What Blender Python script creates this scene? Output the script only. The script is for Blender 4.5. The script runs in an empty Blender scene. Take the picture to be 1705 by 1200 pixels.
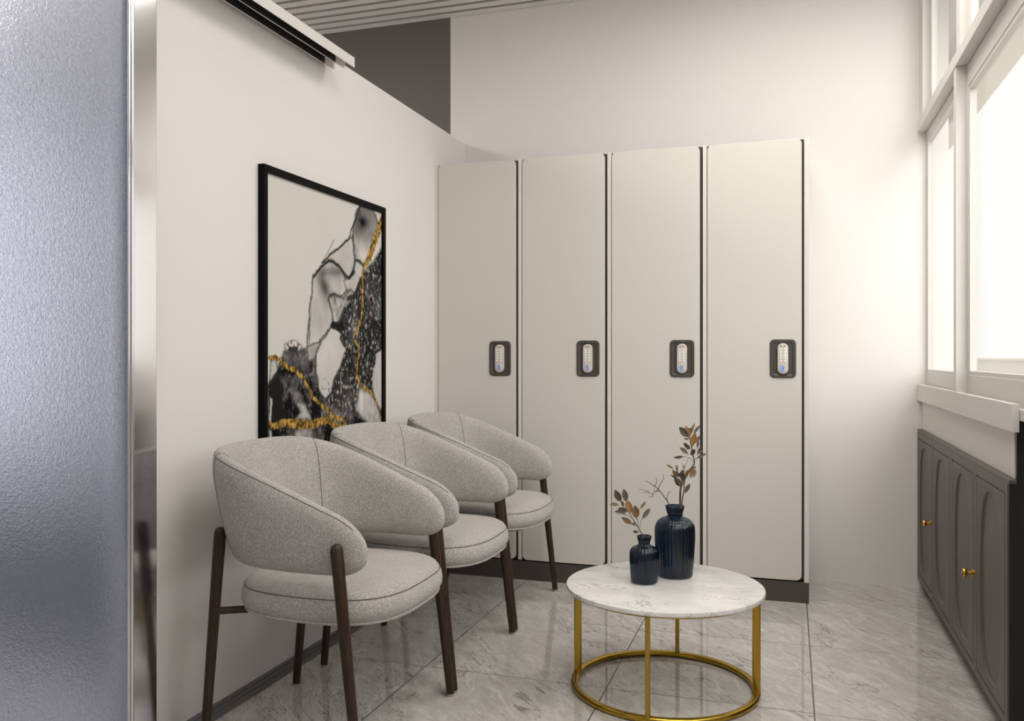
import bpy, bmesh, math, random
import numpy as np
from mathutils import Vector, Matrix, noise

random.seed(7)
scn = bpy.context.scene
C = scn.collection
PI = math.pi

# ------------------------------------------------------------------ camera
FPX = 1424.6
TH = math.atan(461.5 / 1424.6)
V0 = 594.0
CAMH = 1.1
cam_d = bpy.data.cameras.new('camera')
cam = bpy.data.objects.new('camera', cam_d)
C.objects.link(cam)
cam.location = (0, 0, CAMH)
cam.rotation_euler = (PI / 2, 0, TH)
cam_d.sensor_width = 36.0
cam_d.lens = FPX / 1705 * 36.0
cam_d.shift_y = -(600 - V0) / 1705
cam_d.clip_start = 0.02
scn.camera = cam

# ------------------------------------------------------------------ world, exposure
scn.view_settings.view_transform = 'Standard'
scn.view_settings.look = 'None'
scn.view_settings.gamma = 1.0
scn.view_settings.use_curve_mapping = False
scn.view_settings.exposure = 0.08
w = bpy.data.worlds.new('sky')
scn.world = w
w.use_nodes = True
bgn = w.node_tree.nodes['Background']
# bright overcast sky with a broad brighter area around the veiled sun
SKY_BASE, SKY_GLOW, SKY_POW = 1.15, 4.4, 4.0
SUN_DIR = Vector((0.36, -0.70, 0.62)).normalized()
_nt = w.node_tree
_tc = _nt.nodes.new('ShaderNodeTexCoord')
_dot = _nt.nodes.new('ShaderNodeVectorMath')
_dot.operation = 'DOT_PRODUCT'
_dot.inputs[1].default_value = SUN_DIR
_nt.links.new(_tc.outputs['Generated'], _dot.inputs[0])
_mx = _nt.nodes.new('ShaderNodeMath'); _mx.operation = 'MAXIMUM'; _mx.inputs[1].default_value = 0.0
_nt.links.new(_dot.outputs['Value'], _mx.inputs[0])
_pw = _nt.nodes.new('ShaderNodeMath'); _pw.operation = 'POWER'; _pw.inputs[1].default_value = SKY_POW
_nt.links.new(_mx.outputs[0], _pw.inputs[0])
_ma = _nt.nodes.new('ShaderNodeMath'); _ma.operation = 'MULTIPLY_ADD'
_ma.inputs[1].default_value = SKY_GLOW
_ma.inputs[2].default_value = SKY_BASE
_nt.links.new(_pw.outputs[0], _ma.inputs[0])
bgn.inputs['Color'].default_value = (1.0, 0.965, 0.955, 1)
_nt.links.new(_ma.outputs[0], bgn.inputs['Strength'])


def area(name, loc, rot, sx, sy, power, color=(1, 1, 1), portal=False, shape='RECTANGLE', spread=PI):
    d = bpy.data.lights.new(name, 'AREA')
    d.shape = shape
    d.size = sx
    if shape in ('RECTANGLE', 'ELLIPSE'):
        d.size_y = sy
    d.energy = power
    d.color = color
    d.spread = spread
    if portal:
        d.cycles.is_portal = True
    o = bpy.data.objects.new(name, d)
    C.objects.link(o)
    o.location = loc
    o.rotation_euler = rot
    return o


# daylight portal in the window wall (guides sampling of the sky)
WIN_Y0, YB = 0.25, 4.471
area('added_opening_portal', (-4.45, 3.4, 1.5), (0, -PI / 2, 0), 1.9, 1.7, 1, portal=True)  # sky portal for the opening added in the next room
area('window_portal', (0.73, (WIN_Y0 + YB) / 2, 2.0), (0, PI / 2, 0), 2.0, YB - WIN_Y0, 1, portal=True)

# ------------------------------------------------------------------ node helpers


def newmat(name):
    m = bpy.data.materials.new(name)
    m.use_nodes = True
    nt = m.node_tree
    return m, nt, nt.nodes['Principled BSDF']


def simple(name, col, rough=0.5, metal=0.0, **kw):
    m, nt, b = newmat(name)
    b.inputs['Base Color'].default_value = (*col, 1)
    b.inputs['Roughness'].default_value = rough
    b.inputs['Metallic'].default_value = metal
    for k, v in kw.items():
        b.inputs[k.replace('_', ' ')].default_value = v
    return m


def N(nt, t, **kw):
    n = nt.nodes.new(t)
    for k, v in kw.items():
        setattr(n, k, v)
    return n


def mathn(nt, op, a, b=None):
    n = nt.nodes.new('ShaderNodeMath')
    n.operation = op
    for i, x in enumerate((a, b)):
        if x is None:
            continue
        if isinstance(x, (int, float)):
            n.inputs[i].default_value = x
        else:
            nt.links.new(x, n.inputs[i])
    return n.outputs[0]


def ramp(nt, fac, stops):
    n = nt.nodes.new('ShaderNodeValToRGB')
    e = n.color_ramp.elements
    while len(e) < len(stops):
        e.new(0.5)
    for i, (p, c) in enumerate(stops):
        e[i].position = p
        e[i].color = (*c, 1) if len(c) == 3 else c
    nt.links.new(fac, n.inputs[0])
    return n.outputs[0]


def mixc(nt, fac, a, b, mode='MIX'):
    n = nt.nodes.new('ShaderNodeMix')
    n.data_type = 'RGBA'
    n.blend_type = mode
    for s, x in ((n.inputs[0], fac), (n.inputs[6], a), (n.inputs[7], b)):
        if isinstance(x, (int, float)):
            s.default_value = x
        elif isinstance(x, tuple):
            s.default_value = (*x, 1)
        else:
            nt.links.new(x, s)
    return n.outputs[2]


def objcoord(nt, scale=(1, 1, 1), loc=(0, 0, 0)):
    tc = nt.nodes.new('ShaderNodeTexCoord')
    mp = nt.nodes.new('ShaderNodeMapping')
    mp.inputs['Scale'].default_value = scale
    mp.inputs['Location'].default_value = loc
    nt.links.new(tc.outputs['Object'], mp.inputs[0])
    return mp.outputs[0]


def noise_n(nt, vec, scale, detail=4, rough=0.55, dist=0.0):
    n = nt.nodes.new('ShaderNodeTexNoise')
    n.inputs['Scale'].default_value = scale
    n.inputs['Detail'].default_value = detail
    n.inputs['Roughness'].default_value = rough
    n.inputs['Distortion'].default_value = dist
    if vec is not None:
        nt.links.new(vec, n.inputs['Vector'])
    return n


def bump(nt, b, h, strength, dist):
    n = nt.nodes.new('ShaderNodeBump')
    n.inputs['Strength'].default_value = strength
    n.inputs['Distance'].default_value = dist
    nt.links.new(h, n.inputs['Height'])
    nt.links.new(n.outputs[0], b.inputs['Normal'])


def plaster(name, col, rough=0.75):
    m, nt, b = newmat(name)
    v = objcoord(nt)
    n1 = noise_n(nt, v, 1.3, 3)
    c = mixc(nt, n1.outputs['Fac'], tuple(x * 0.975 for x in col), tuple(min(1, x * 1.02) for x in col))
    nt.links.new(c, b.inputs['Base Color'])
    b.inputs['Roughness'].default_value = rough
    n2 = noise_n(nt, v, 180, 2)
    bump(nt, b, n2.outputs['Fac'], 0.06, 0.002)
    return m


M = {}
M['wall'] = plaster('wall_paint', (0.725, 0.70, 0.678))
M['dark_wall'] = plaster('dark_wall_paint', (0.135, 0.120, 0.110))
M['ceiling'] = plaster('ceiling_paint', (0.80, 0.775, 0.745), 0.6)
M['ceiling_groove'] = plaster('ceiling_groove_shade', (0.42, 0.40, 0.38), 0.6)  # groove shade put into a darker colour so the slats show
M['trim'] = simple('window_trim_paint', (0.65, 0.625, 0.59), 0.45)
M['panel'] = simple('white_panel', (0.66, 0.63, 0.60), 0.5)
M['locker'] = simple('locker_laminate', (0.60, 0.575, 0.535), 0.42)
M['locker_edge'] = simple('locker_edge', (0.66, 0.62, 0.57), 0.4)
M['locker_dark'] = simple('locker_interior', (0.05, 0.045, 0.038), 0.6)
M['plinth'] = simple('plinth_laminate', (0.060, 0.052, 0.044), 0.45)
M['lock_plate'] = simple('lock_plate_plastic', (0.060, 0.052, 0.046), 0.4)
M['keypad'] = simple('keypad_plastic', (0.60, 0.57, 0.52), 0.3, 0.15)
M['button'] = simple('keypad_button', (0.85, 0.83, 0.80), 0.3)
M['thumb'] = simple('thumb_pad', (0.22, 0.32, 0.80), 0.25)
M['brass_dot'] = simple('brass_indicator', (0.65, 0.40, 0.10), 0.3, 0.7)
M['cabinet'] = simple('cabinet_paint', (0.088, 0.077, 0.069), 0.42)
M['black'] = simple('black_panel', (0.006, 0.0055, 0.005), 0.5)
M['niche'] = simple('niche_dark', (0.02, 0.017, 0.014), 0.6)
M['frame_black'] = simple('picture_frame_black', (0.0025, 0.0025, 0.003), 0.55, Specular_IOR_Level=0.08)
M['glide'] = simple('foot_glide', (0.30, 0.27, 0.24), 0.4)
M['seam'] = simple('seam_thread', (0.10, 0.09, 0.08), 0.8)
M['steel'] = simple('brushed_steel', (0.82, 0.82, 0.84), 0.13, 1.0)
M['rail_alu'] = simple('rail_aluminium', (0.66, 0.63, 0.60), 0.45, 0.0)
M['rail_dark'] = simple('rail_channel_shade', (0.009, 0.008, 0.007), 0.7)
M['guide'] = simple('floor_guide_metal', (0.13, 0.125, 0.12), 0.4, 0.3)
M['brass'] = simple('polished_brass', (0.62, 0.36, 0.07), 0.16, 1.0)
M['gold'] = simple('gold_metal', (0.47, 0.31, 0.045), 0.2, 1.0)
M['outside'] = simple('outside_render', (0.70, 0.665, 0.62), 0.8)
M['paving'] = simple('bounce_paving', (0.74, 0.71, 0.67), 0.8)
M['lamp'] = simple('fill_lamp_rim', (0.8, 0.8, 0.8), 0.4)


def mat_emit(name, col, s):
    m, nt, b = newmat(name)
    b.inputs['Base Color'].default_value = (0.8, 0.8, 0.8, 1)
    b.inputs['Emission Color'].default_value = (*col, 1)
    b.inputs['Emission Strength'].default_value = s
    return m


def mat_floor():
    m, nt, b = newmat('marble_tile')
    TC = nt.nodes.new('ShaderNodeTexCoord')
    sep = N(nt, 'ShaderNodeSeparateXYZ')
    nt.links.new(TC.outputs['Object'], sep.inputs[0])
    P = 0.652
    tx = mathn(nt, 'DIVIDE', mathn(nt, 'SUBTRACT', sep.outputs[0], 0.074), P)
    ty = mathn(nt, 'DIVIDE', mathn(nt, 'SUBTRACT', sep.outputs[1], 3.452), P)
    fx = mathn(nt, 'FLOOR', tx)
    fy = mathn(nt, 'FLOOR', ty)
    dx = mathn(nt, 'ABSOLUTE', mathn(nt, 'SUBTRACT', tx, mathn(nt, 'ROUND', tx)))
    dy = mathn(nt, 'ABSOLUTE', mathn(nt, 'SUBTRACT', ty, mathn(nt, 'ROUND', ty)))
    gx = mathn(nt, 'LESS_THAN', dx, 0.0032)
    gy = mathn(nt, 'LESS_THAN', dy, 0.0030)
    g = mathn(nt, 'MAXIMUM', gx, gy)
    cx = N(nt, 'ShaderNodeCombineXYZ')
    nt.links.new(mathn(nt, 'MULTIPLY', fx, 3.71), cx.inputs[0])
    nt.links.new(mathn(nt, 'MULTIPLY', fy, 5.13), cx.inputs[1])
    nt.links.new(mathn(nt, 'ADD', mathn(nt, 'MULTIPLY', fx, 1.7), mathn(nt, 'MULTIPLY', fy, 2.3)), cx.inputs[2])
    add = N(nt, 'ShaderNodeVectorMath', operation='ADD')
    nt.links.new(TC.outputs['Object'], add.inputs[0])
    nt.links.new(cx.outputs[0], add.inputs[1])
    mp = N(nt, 'ShaderNodeMapping')
    mp0 = N(nt, 'ShaderNodeMapping')
    mp0.inputs['Rotation'].default_value = (0, 0, math.radians(50))
    nt.links.new(add.outputs[0], mp0.inputs[0])
    mp.inputs['Scale'].default_value = (1.1, 3.0, 1)
    nt.links.new(mp0.outputs[0], mp.inputs[0])
    big = noise_n(nt, mp.outputs[0], 1.9, 6, 0.62, 0.8)
    fine = noise_n(nt, mp.outputs[0], 9, 8, 0.7, 0.6)
    grain = noise_n(nt, mp.outputs[0], 45, 6, 0.75, 0.3)
    c = ramp(nt, big.outputs['Fac'], [(0.30, (0.36, 0.337, 0.312)), (0.50, (0.50, 0.474, 0.445)), (0.70, (0.65, 0.622, 0.588))])
    c = mixc(nt, 0.55, c, ramp(nt, fine.outputs['Fac'], [(0.3, (0.27, 0.25, 0.23)), (0.7, (0.72, 0.69, 0.655))]))
    c = mixc(nt, 0.30, c, ramp(nt, grain.outputs['Fac'], [(0.3, (0.20, 0.187, 0.17)), (0.7, (0.66, 0.635, 0.60))]))
    # veins: ridges of warped noise
    v1 = noise_n(nt, mp.outputs[0], 2.3, 7, 0.6, 1.5)
    r1 = mathn(nt, 'ABSOLUTE', mathn(nt, 'SUBTRACT', v1.outputs['Fac'], 0.5))
    f1 = ramp(nt, r1, [(0.0, (1, 1, 1)), (0.012, (0, 0, 0)), (1, (0, 0, 0))])
    v1b = noise_n(nt, mp.outputs[0], 1.1, 2)
    f1 = mathn(nt, 'MULTIPLY', f1, mathn(nt, 'GREATER_THAN', v1b.outputs['Fac'], 0.52))
    c = mixc(nt, mathn(nt, 'MULTIPLY', f1, 0.75), c, (0.06, 0.045, 0.032))
    mp2 = N(nt, 'ShaderNodeMapping')
    mp3 = N(nt, 'ShaderNodeMapping')
    mp3.inputs['Rotation'].default_value = (0, 0, math.radians(58))
    nt.links.new(add.outputs[0], mp3.inputs[0])
    mp2.inputs['Scale'].default_value = (0.7, 3.4, 1)
    mp2.inputs['Location'].default_value = (5, 3, 0)
    nt.links.new(mp3.outputs[0], mp2.inputs[0])
    v2 = noise_n(nt, mp2.outputs[0], 1.9, 6, 0.55, 0.9)
    r2 = mathn(nt, 'ABSOLUTE', mathn(nt, 'SUBTRACT', v2.outputs['Fac'], 0.5))
    f2 = ramp(nt, r2, [(0.0, (1, 1, 1)), (0.014, (0, 0, 0)), (1, (0, 0, 0))])
    c = mixc(nt, mathn(nt, 'MULTIPLY', f2, 0.55), c, (0.68, 0.66, 0.63))
    c = mixc(nt, g, c, (0.045, 0.04, 0.036))
    nt.links.new(c, b.inputs['Base Color'])
    r = mathn(nt, 'ADD', mathn(nt, 'MULTIPLY', g, 0.5), 0.035)
    nt.links.new(r, b.inputs['Roughness'])
    b.inputs['IOR'].default_value = 2.0
    return m


def mat_white_marble():
    m, nt, b = newmat('white_marble')
    v = objcoord(nt)
    mp = N(nt, 'ShaderNodeMapping')
    mp.inputs['Rotation'].default_value = (0, 0, math.radians(-25))
    mp.inputs['Scale'].default_value = (1.3, 2.4, 1)
    nt.links.new(v, mp.inputs[0])
    soft = noise_n(nt, mp.outputs[0], 4, 5)
    c = ramp(nt, soft.outputs['Fac'], [(0.3, (0.56, 0.545, 0.53)), (0.6, (0.69, 0.675, 0.655))])
    v1 = noise_n(nt, mp.outputs[0], 4.2, 8, 0.62, 1.4)
    r1 = mathn(nt, 'ABSOLUTE', mathn(nt, 'SUBTRACT', v1.outputs['Fac'], 0.5))
    f1 = ramp(nt, r1, [(0.0, (1, 1, 1)), (0.011, (0, 0, 0)), (1, (0, 0, 0))])
    msk = noise_n(nt, mp.outputs[0], 3.1, 2)
    mf = ramp(nt, msk.outputs['Fac'], [(0.44, (0, 0, 0)), (0.54, (1, 1, 1))])
    f = mathn(nt, 'MULTIPLY', f1, mf)
    c = mixc(nt, mathn(nt, 'MULTIPLY', f, 0.85), c, (0.12, 0.11, 0.10))
    nt.links.new(c, b.inputs['Base Color'])
    b.inputs['Roughness'].default_value = 0.16
    return m


def mat_fabric():
    m, nt, b = newmat('woven_fabric')
    v = objcoord(nt)
    n0 = noise_n(nt, v, 6, 3)
    n1 = noise_n(nt, v, 480, 3, 0.65, 1.5)
    n2 = nt.nodes.new('ShaderNodeTexVoronoi')
    n2.inputs['Scale'].default_value = 380
    mp = N(nt, 'ShaderNodeMapping')
    mp.inputs['Scale'].default_value = (1, 1, 0.5)
    mp.inputs['Rotation'].default_value = (0.4, 0.3, 0.5)
    nt.links.new(v, mp.inputs[0])
    nt.links.new(mp.outputs[0], n2.inputs['Vector'])
    h = mathn(nt, 'ADD', n1.outputs['Fac'], mathn(nt, 'MULTIPLY', n2.outputs['Distance'], 0.7))
    c = ramp(nt, h, [(0.45, (0.215, 0.197, 0.18)), (0.80, (0.335, 0.312, 0.288)), (1.0, (0.52, 0.493, 0.463))])
    c = mixc(nt, 0.12, c, n0.outputs['Fac'])
    nt.links.new(c, b.inputs['Base Color'])
    b.inputs['Roughness'].default_value = 0.9
    b.inputs['Sheen Weight'].default_value = 0.15
    bump(nt, b, h, 0.55, 0.0022)
    return m


def mat_wood():
    m, nt, b = newmat('dark_walnut')
    v = objcoord(nt, (30, 30, 3))
    n = noise_n(nt, v, 2.5, 5, 0.6, 0.6)
    c = ramp(nt, n.outputs['Fac'], [(0.3, (0.018, 0.0095, 0.0052)), (0.7, (0.048, 0.027, 0.016))])
    nt.links.new(c, b.inputs['Base Color'])
    b.inputs['Roughness'].default_value = 0.4
    b.inputs['Specular IOR Level'].default_value = 0.3
    return m


def mat_thin_glass():
    m = bpy.data.materials.new('window_glass')
    m.use_nodes = True
    nt = m.node_tree
    nt.nodes.remove(nt.nodes['Principled BSDF'])
    out = nt.nodes['Material Output']
    t = N(nt, 'ShaderNodeBsdfTransparent')
    t.inputs[0].default_value = (0.97, 0.98, 0.97, 1)
    g = N(nt, 'ShaderNodeBsdfGlossy')
    g.inputs['Roughness'].default_value = 0.02
    lw = N(nt, 'ShaderNodeLayerWeight')
    lw.inputs[0].default_value = 0.5
    fr = mathn(nt, 'ADD', mathn(nt, 'MULTIPLY', mathn(nt, 'POWER', lw.outputs['Facing'], 5.0), 0.35), 0.03)
    mx = N(nt, 'ShaderNodeMixShader')
    nt.links.new(fr, mx.inputs[0])
    nt.links.new(t.outputs[0], mx.inputs[1])
    nt.links.new(g.outputs[0], mx.inputs[2])
    nt.links.new(mx.outputs[0], out.inputs[0])
    return m


def mat_frosted():
    m, nt, b = newmat('frosted_glass')
    v = objcoord(nt)
    b.inputs['Base Color'].default_value = (0.66, 0.70, 0.86, 1)
    b.inputs['Roughness'].default_value = 0.20
    b.inputs['Transmission Weight'].default_value = 0.88
    b.inputs['IOR'].default_value = 1.5
    n = noise_n(nt, v, 240, 3, 0.6)
    n2 = noise_n(nt, v, 95, 3, 0.6)
    h = mathn(nt, 'ADD', n.outputs['Fac'], n2.outputs['Fac'])
    bump(nt, b, h, 0.45, 0.002)
    n3 = noise_n(nt, v, 230, 5, 0.85)
    nt.links.new(ramp(nt, n3.outputs['Fac'], [(0.36, (0.46, 0.52, 0.70)), (0.64, (0.84, 0.89, 1.0))]), b.inputs['Base Color'])
    return m


def mat_blue_glass():
    m, nt, b = newmat('blue_ribbed_glass')
    b.inputs['Base Color'].default_value = (0.075, 0.135, 0.215, 1)
    b.inputs['Roughness'].default_value = 0.04
    b.inputs['Transmission Weight'].default_value = 1.0
    b.inputs['IOR'].default_value = 1.45
    v = objcoord(nt)
    n = noise_n(nt, v, 260, 2)
    bump(nt, b, n.outputs['Fac'], 0.06, 0.002)
    return m


def mat_leaf():
    m, nt, b = newmat('dried_leaf')
    at = N(nt, 'ShaderNodeAttribute')
    at.attribute_name = 'tone'
    v = objcoord(nt)
    n = noise_n(nt, v, 70, 3)
    s = mathn(nt, 'ADD', at.outputs['Fac'], mathn(nt, 'MULTIPLY', mathn(nt, 'SUBTRACT', n.outputs['Fac'], 0.5), 0.5))
    c = ramp(nt, s, [(0.0, (0.055, 0.045, 0.032)), (0.35, (0.09, 0.066, 0.038)), (0.6, (0.17, 0.10, 0.038)), (1.0, (0.30, 0.15, 0.045))])
    nt.links.new(c, b.inputs['Base Color'])
    b.inputs['Roughness'].default_value = 0.55
    return m


def mat_art():
    m, nt, b = newmat('abstract_ink_painting')
    a = N(nt, 'ShaderNodeAttribute')
    a.attribute_name = 'ink'
    g = N(nt, 'ShaderNodeAttribute')
    g.attribute_name = 'gold'
    nt.links.new(a.outputs['Color'], b.inputs['Base Color'])
    nt.links.new(mathn(nt, 'MULTIPLY', g.outputs['Fac'], 0.35), b.inputs['Metallic'])
    b.inputs['Roughness'].default_value = 0.6
    b.inputs['Specular IOR Level'].default_value = 0.04
    return m


M['floor'] = mat_floor()
M['marble'] = mat_white_marble()
M['fabric'] = mat_fabric()
M['wood'] = mat_wood()
M['glass'] = mat_thin_glass()
M['frosted'] = mat_frosted()
M['blue_glass'] = mat_blue_glass()
M['leaf'] = mat_leaf()
M['art'] = mat_art()
M['twig'] = simple('twig_bark', (0.045, 0.030, 0.020), 0.7)
M['stem'] = simple('dried_stem', (0.10, 0.055, 0.024), 0.6)
M['fill_lamp_disc'] = mat_emit('fill_lamp_disc', (1, 0.95, 0.88), 6)

# ------------------------------------------------------------------ mesh helpers


def box(bm, x0, x1, y0, y1, z0, z1, bev=0.0, mi=0):
    vs = [bm.verts.new(p) for p in ((x0, y0, z0), (x1, y0, z0), (x1, y1, z0), (x0, y1, z0),
                                    (x0, y0, z1), (x1, y0, z1), (x1, y1, z1), (x0, y1, z1))]
    fs = [bm.faces.new([vs[i] for i in q]) for q in
          ((3, 2, 1, 0), (4, 5, 6, 7), (0, 1, 5, 4), (1, 2, 6, 5), (2, 3, 7, 6), (3, 0, 4, 7))]
    for f in fs:
        f.material_index = mi
    if bev > 0:
        es = list({e for f in fs for e in f.edges})
        bmesh.ops.bevel(bm, geom=es, offset=bev, segments=2, affect='EDGES', profile=0.6, clamp_overlap=True)
    return bm


def BM():
    return bmesh.new()


def loops(bm, rings, closed=True, cap0=True, cap1=True, mi=0):
    """rings: list of lists of points, same length; builds a lofted skin"""
    vr = [[bm.verts.new(p) for p in r] for r in rings]
    n = len(vr[0])
    for a, b_ in zip(vr[:-1], vr[1:]):
        for i in range(n if closed else n - 1):
            j = (i + 1) % n
            f = bm.faces.new((a[i], a[j], b_[j], b_[i]))
            f.material_index = mi
    if cap0:
        f = bm.faces.new(list(reversed(vr[0])))
        f.material_index = mi
    if cap1:
        f = bm.faces.new(vr[-1])
        f.material_index = mi
    return vr


def frame_at(d):
    d = d.normalized()
    a = Vector((0, 0, 1)) if abs(d.z) < 0.9 else Vector((1, 0, 0))
    u = d.cross(a).normalized()
    return u, d.cross(u).normalized()


def tube(bm, pts, rad, n=10, closed=False, mi=0, dome=False):
    pts = [Vector(p) for p in pts]
    k = len(pts)
    rads = rad if isinstance(rad, (list, tuple)) else [rad] * k
    rings = []
    u = None
    for i, p in enumerate(pts):
        if closed:
            d = pts[(i + 1) % k] - pts[i - 1]
        else:
            d = pts[min(i + 1, k - 1)] - pts[max(i - 1, 0)]
        d.normalize()
        if u is None:
            u, v = frame_at(d)
        else:
            u = (u - d * u.dot(d)).normalized()
            v = d.cross(u)
        rings.append([p + (u * math.cos(2 * PI * a / n) + v * math.sin(2 * PI * a / n)) * rads[i] for a in range(n)])
    if closed:
        vr = [[bm.verts.new(p) for p in r] for r in rings]
        # match the seam of the last ring to the first
        best = min(range(n), key=lambda s: sum((rings[-1][(q + s) % n] - rings[0][q]).length for q in range(n)))
        for i in range(k):
            a, b_ = vr[i], vr[(i + 1) % k]
            for q in range(n):
                q2 = (q + 1) % n
                if i < k - 1:
                    f = bm.faces.new((a[q], a[q2], b_[q2], b_[q]))
                else:
                    f = bm.faces.new((a[(q + best) % n], a[(q2 + best) % n], b_[q2], b_[q]))
                f.material_index = mi
    else:
        loops(bm, rings, True, True, True, mi)
    return bm


def lathe(bm, prof, n=48, center=(0, 0, 0), mi=0, rib=0.0, nrib=0):
    cx, cy, cz = center
    rings = []
    for r, z in prof:
        ring = []
        for i in range(n):
            a = 2 * PI * i / n
            rr = r
            if rib and r > 0.012:
                rr = r + rib * math.cos(nrib * a)
            ring.append((cx + rr * math.cos(a), cy + rr * math.sin(a), cz + z))
        rings.append(ring)
    loops(bm, rings, True, True, True, mi)
    return bm


def rrect(w, h, r, n=8, cx=0.0, cy=0.0):
    pts = []
    for (sx, sy, a0) in ((1, 1, 0), (-1, 1, 90), (-1, -1, 180), (1, -1, 270)):
        for i in range(n + 1):
            a = math.radians(a0 + 90 * i / n)
            pts.append((cx + sx * (w / 2 - r) + r * math.cos(a), cy + sy * (h / 2 - r) + r * math.sin(a)))
    return pts


def obj(name, bm, mat, parent=None, smooth=None, loc=None):
    bmesh.ops.recalc_face_normals(bm, faces=bm.faces[:])
    me = bpy.data.meshes.new(name)
    if smooth is not None:
        for f in bm.faces:
            f.smooth = True
        for e in bm.edges:
            if len(e.link_faces) == 2:
                e.smooth = e.calc_face_angle(0) < math.radians(smooth)
    bm.to_mesh(me)
    bm.free()
    for m_ in (mat if isinstance(mat, (list, tuple)) else [mat]):
        me.materials.append(m_)
    o = bpy.data.objects.new(name, me)
    C.objects.link(o)
    if parent is not None:
        o.parent = parent
    if loc is not None:
        o.location = loc
    return o


def tag(o, label, cat, group=None):
    o['label'] = label
    o['category'] = cat
    if group:
        o['group'] = group
    return o


def thing(name, label, cat, loc=(0, 0, 0), group=None):
    o = bpy.data.objects.new(name, None)
    o.empty_display_size = 0.1
    C.objects.link(o)
    o.location = loc
    return tag(o, label, cat, group)


def struct(name, bm, mat, label=None, cat=None, parent=None, smooth=None):
    o = obj(name, bm, mat, parent, smooth)
    if parent is None:
        o['kind'] = 'structure'
        o['label'] = label
        o['category'] = cat
    return o


def dup(root, loc, label):
    r = root.copy()
    C.objects.link(r)
    r.location = loc
    r['label'] = label
    for ch in list(root.children):
        c = ch.copy()
        C.objects.link(c)
        c.parent = r
        for g in ch.children:
            d = g.copy()
            C.objects.link(d)
            d.parent = c
    return r


# ------------------------------------------------------------------ room shell
XW = -1.724        # face of the left partition
XR = 0.620         # window frame plane on the right
YF = -2.6          # wall behind the viewpoint
XL = -4.4          # far side of the next room
ZC = 3.006
ZP = 2.288         # top of the partition

bm = BM(); box(bm, XL, 0.9, YF, YB, -0.05, 0)
struct('floor', bm, M['floor'], 'glossy grey marble tile floor with thin dark joints', 'floor')

bm = BM(); box(bm, -1.812, 0.715, YB, YB + 0.1, 0, ZC + 0.1)
struct('wall_back', bm, M['wall'], 'cream back wall behind the four lockers', 'wall')
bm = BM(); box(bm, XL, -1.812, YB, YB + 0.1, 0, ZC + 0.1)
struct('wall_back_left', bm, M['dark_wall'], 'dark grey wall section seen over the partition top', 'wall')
bm = BM(); box(bm, XW - 0.094, XW, 1.925, YB, 0, ZP)
box(bm, XW - 0.094, XW, YF, 0.95, 0, ZP)
box(bm, XW - 0.094, XW, 0.95, 1.925, 2.215, ZP)
struct('wall_left', bm, M['wall'], 'cream partition wall carrying the abstract painting, open above its top', 'wall')
bm = BM(); box(bm, XL - 0.1, XL, YF, 2.55, 0, ZC + 0.1); box(bm, XL - 0.1, XL, 4.25, YB, 0, ZC + 0.1)
box(bm, XL - 0.1, XL, 2.55, 4.25, 0, 0.55); box(bm, XL - 0.1, XL, 2.55, 4.25, 2.45, ZC + 0.1)  # opening added so sky light brightens the frosted glass from behind
struct('wall_far_left', bm, M['wall'], 'wall of the next room behind the frosted door', 'wall')
bm = BM(); box(bm, XL, 0.9, YF - 0.1, YF, 0, ZC + 0.1)
struct('wall_front', bm, M['wall'], 'plain wall behind the viewpoint', 'wall')

# slatted ceiling: profile along y, extruded along x
bm = BM()
prof = []
PITCH = 0.0795
y = YF - 0.05
k0 = math.floor((YB - YF) / PITCH) + 1
ys = YB - 0.004
cells = []
while ys > YF - 0.2:
    # flat lip, then a groove
    cells.append((ys, ys - 0.053, ys - PITCH))
    ys -= PITCH
pts = []
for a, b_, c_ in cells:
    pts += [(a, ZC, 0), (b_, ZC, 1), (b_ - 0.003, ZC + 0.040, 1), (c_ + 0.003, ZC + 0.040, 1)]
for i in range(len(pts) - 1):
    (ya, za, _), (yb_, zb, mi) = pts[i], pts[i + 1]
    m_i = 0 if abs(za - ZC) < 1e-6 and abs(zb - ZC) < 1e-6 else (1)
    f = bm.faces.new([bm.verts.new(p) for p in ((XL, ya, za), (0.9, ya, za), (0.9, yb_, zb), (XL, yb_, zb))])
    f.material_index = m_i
box(bm, XL, 0.9, YF - 0.2, YB + 0.1, ZC + 0.05, ZC + 0.12)
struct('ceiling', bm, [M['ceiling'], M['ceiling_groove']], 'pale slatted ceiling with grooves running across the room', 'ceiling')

# right wall: solid wall nearer than the windows, and below and above them
bm = BM()
box(bm, 0.60, 0.80, YF, WIN_Y0, 0, ZC + 0.1)
box(bm, 0.76, 0.80, WIN_Y0, YB, 0, 0.924)
box(bm, 0.62, 0.759, 2.72, YB, 0, 0.924)
struct('wall_right', bm, M['wall'], 'wall under and beside the tall windows on the right', 'wall')

# ---- windows
YP0, YP1 = 3.495, 3.540     # the post between the two lower windows


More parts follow.
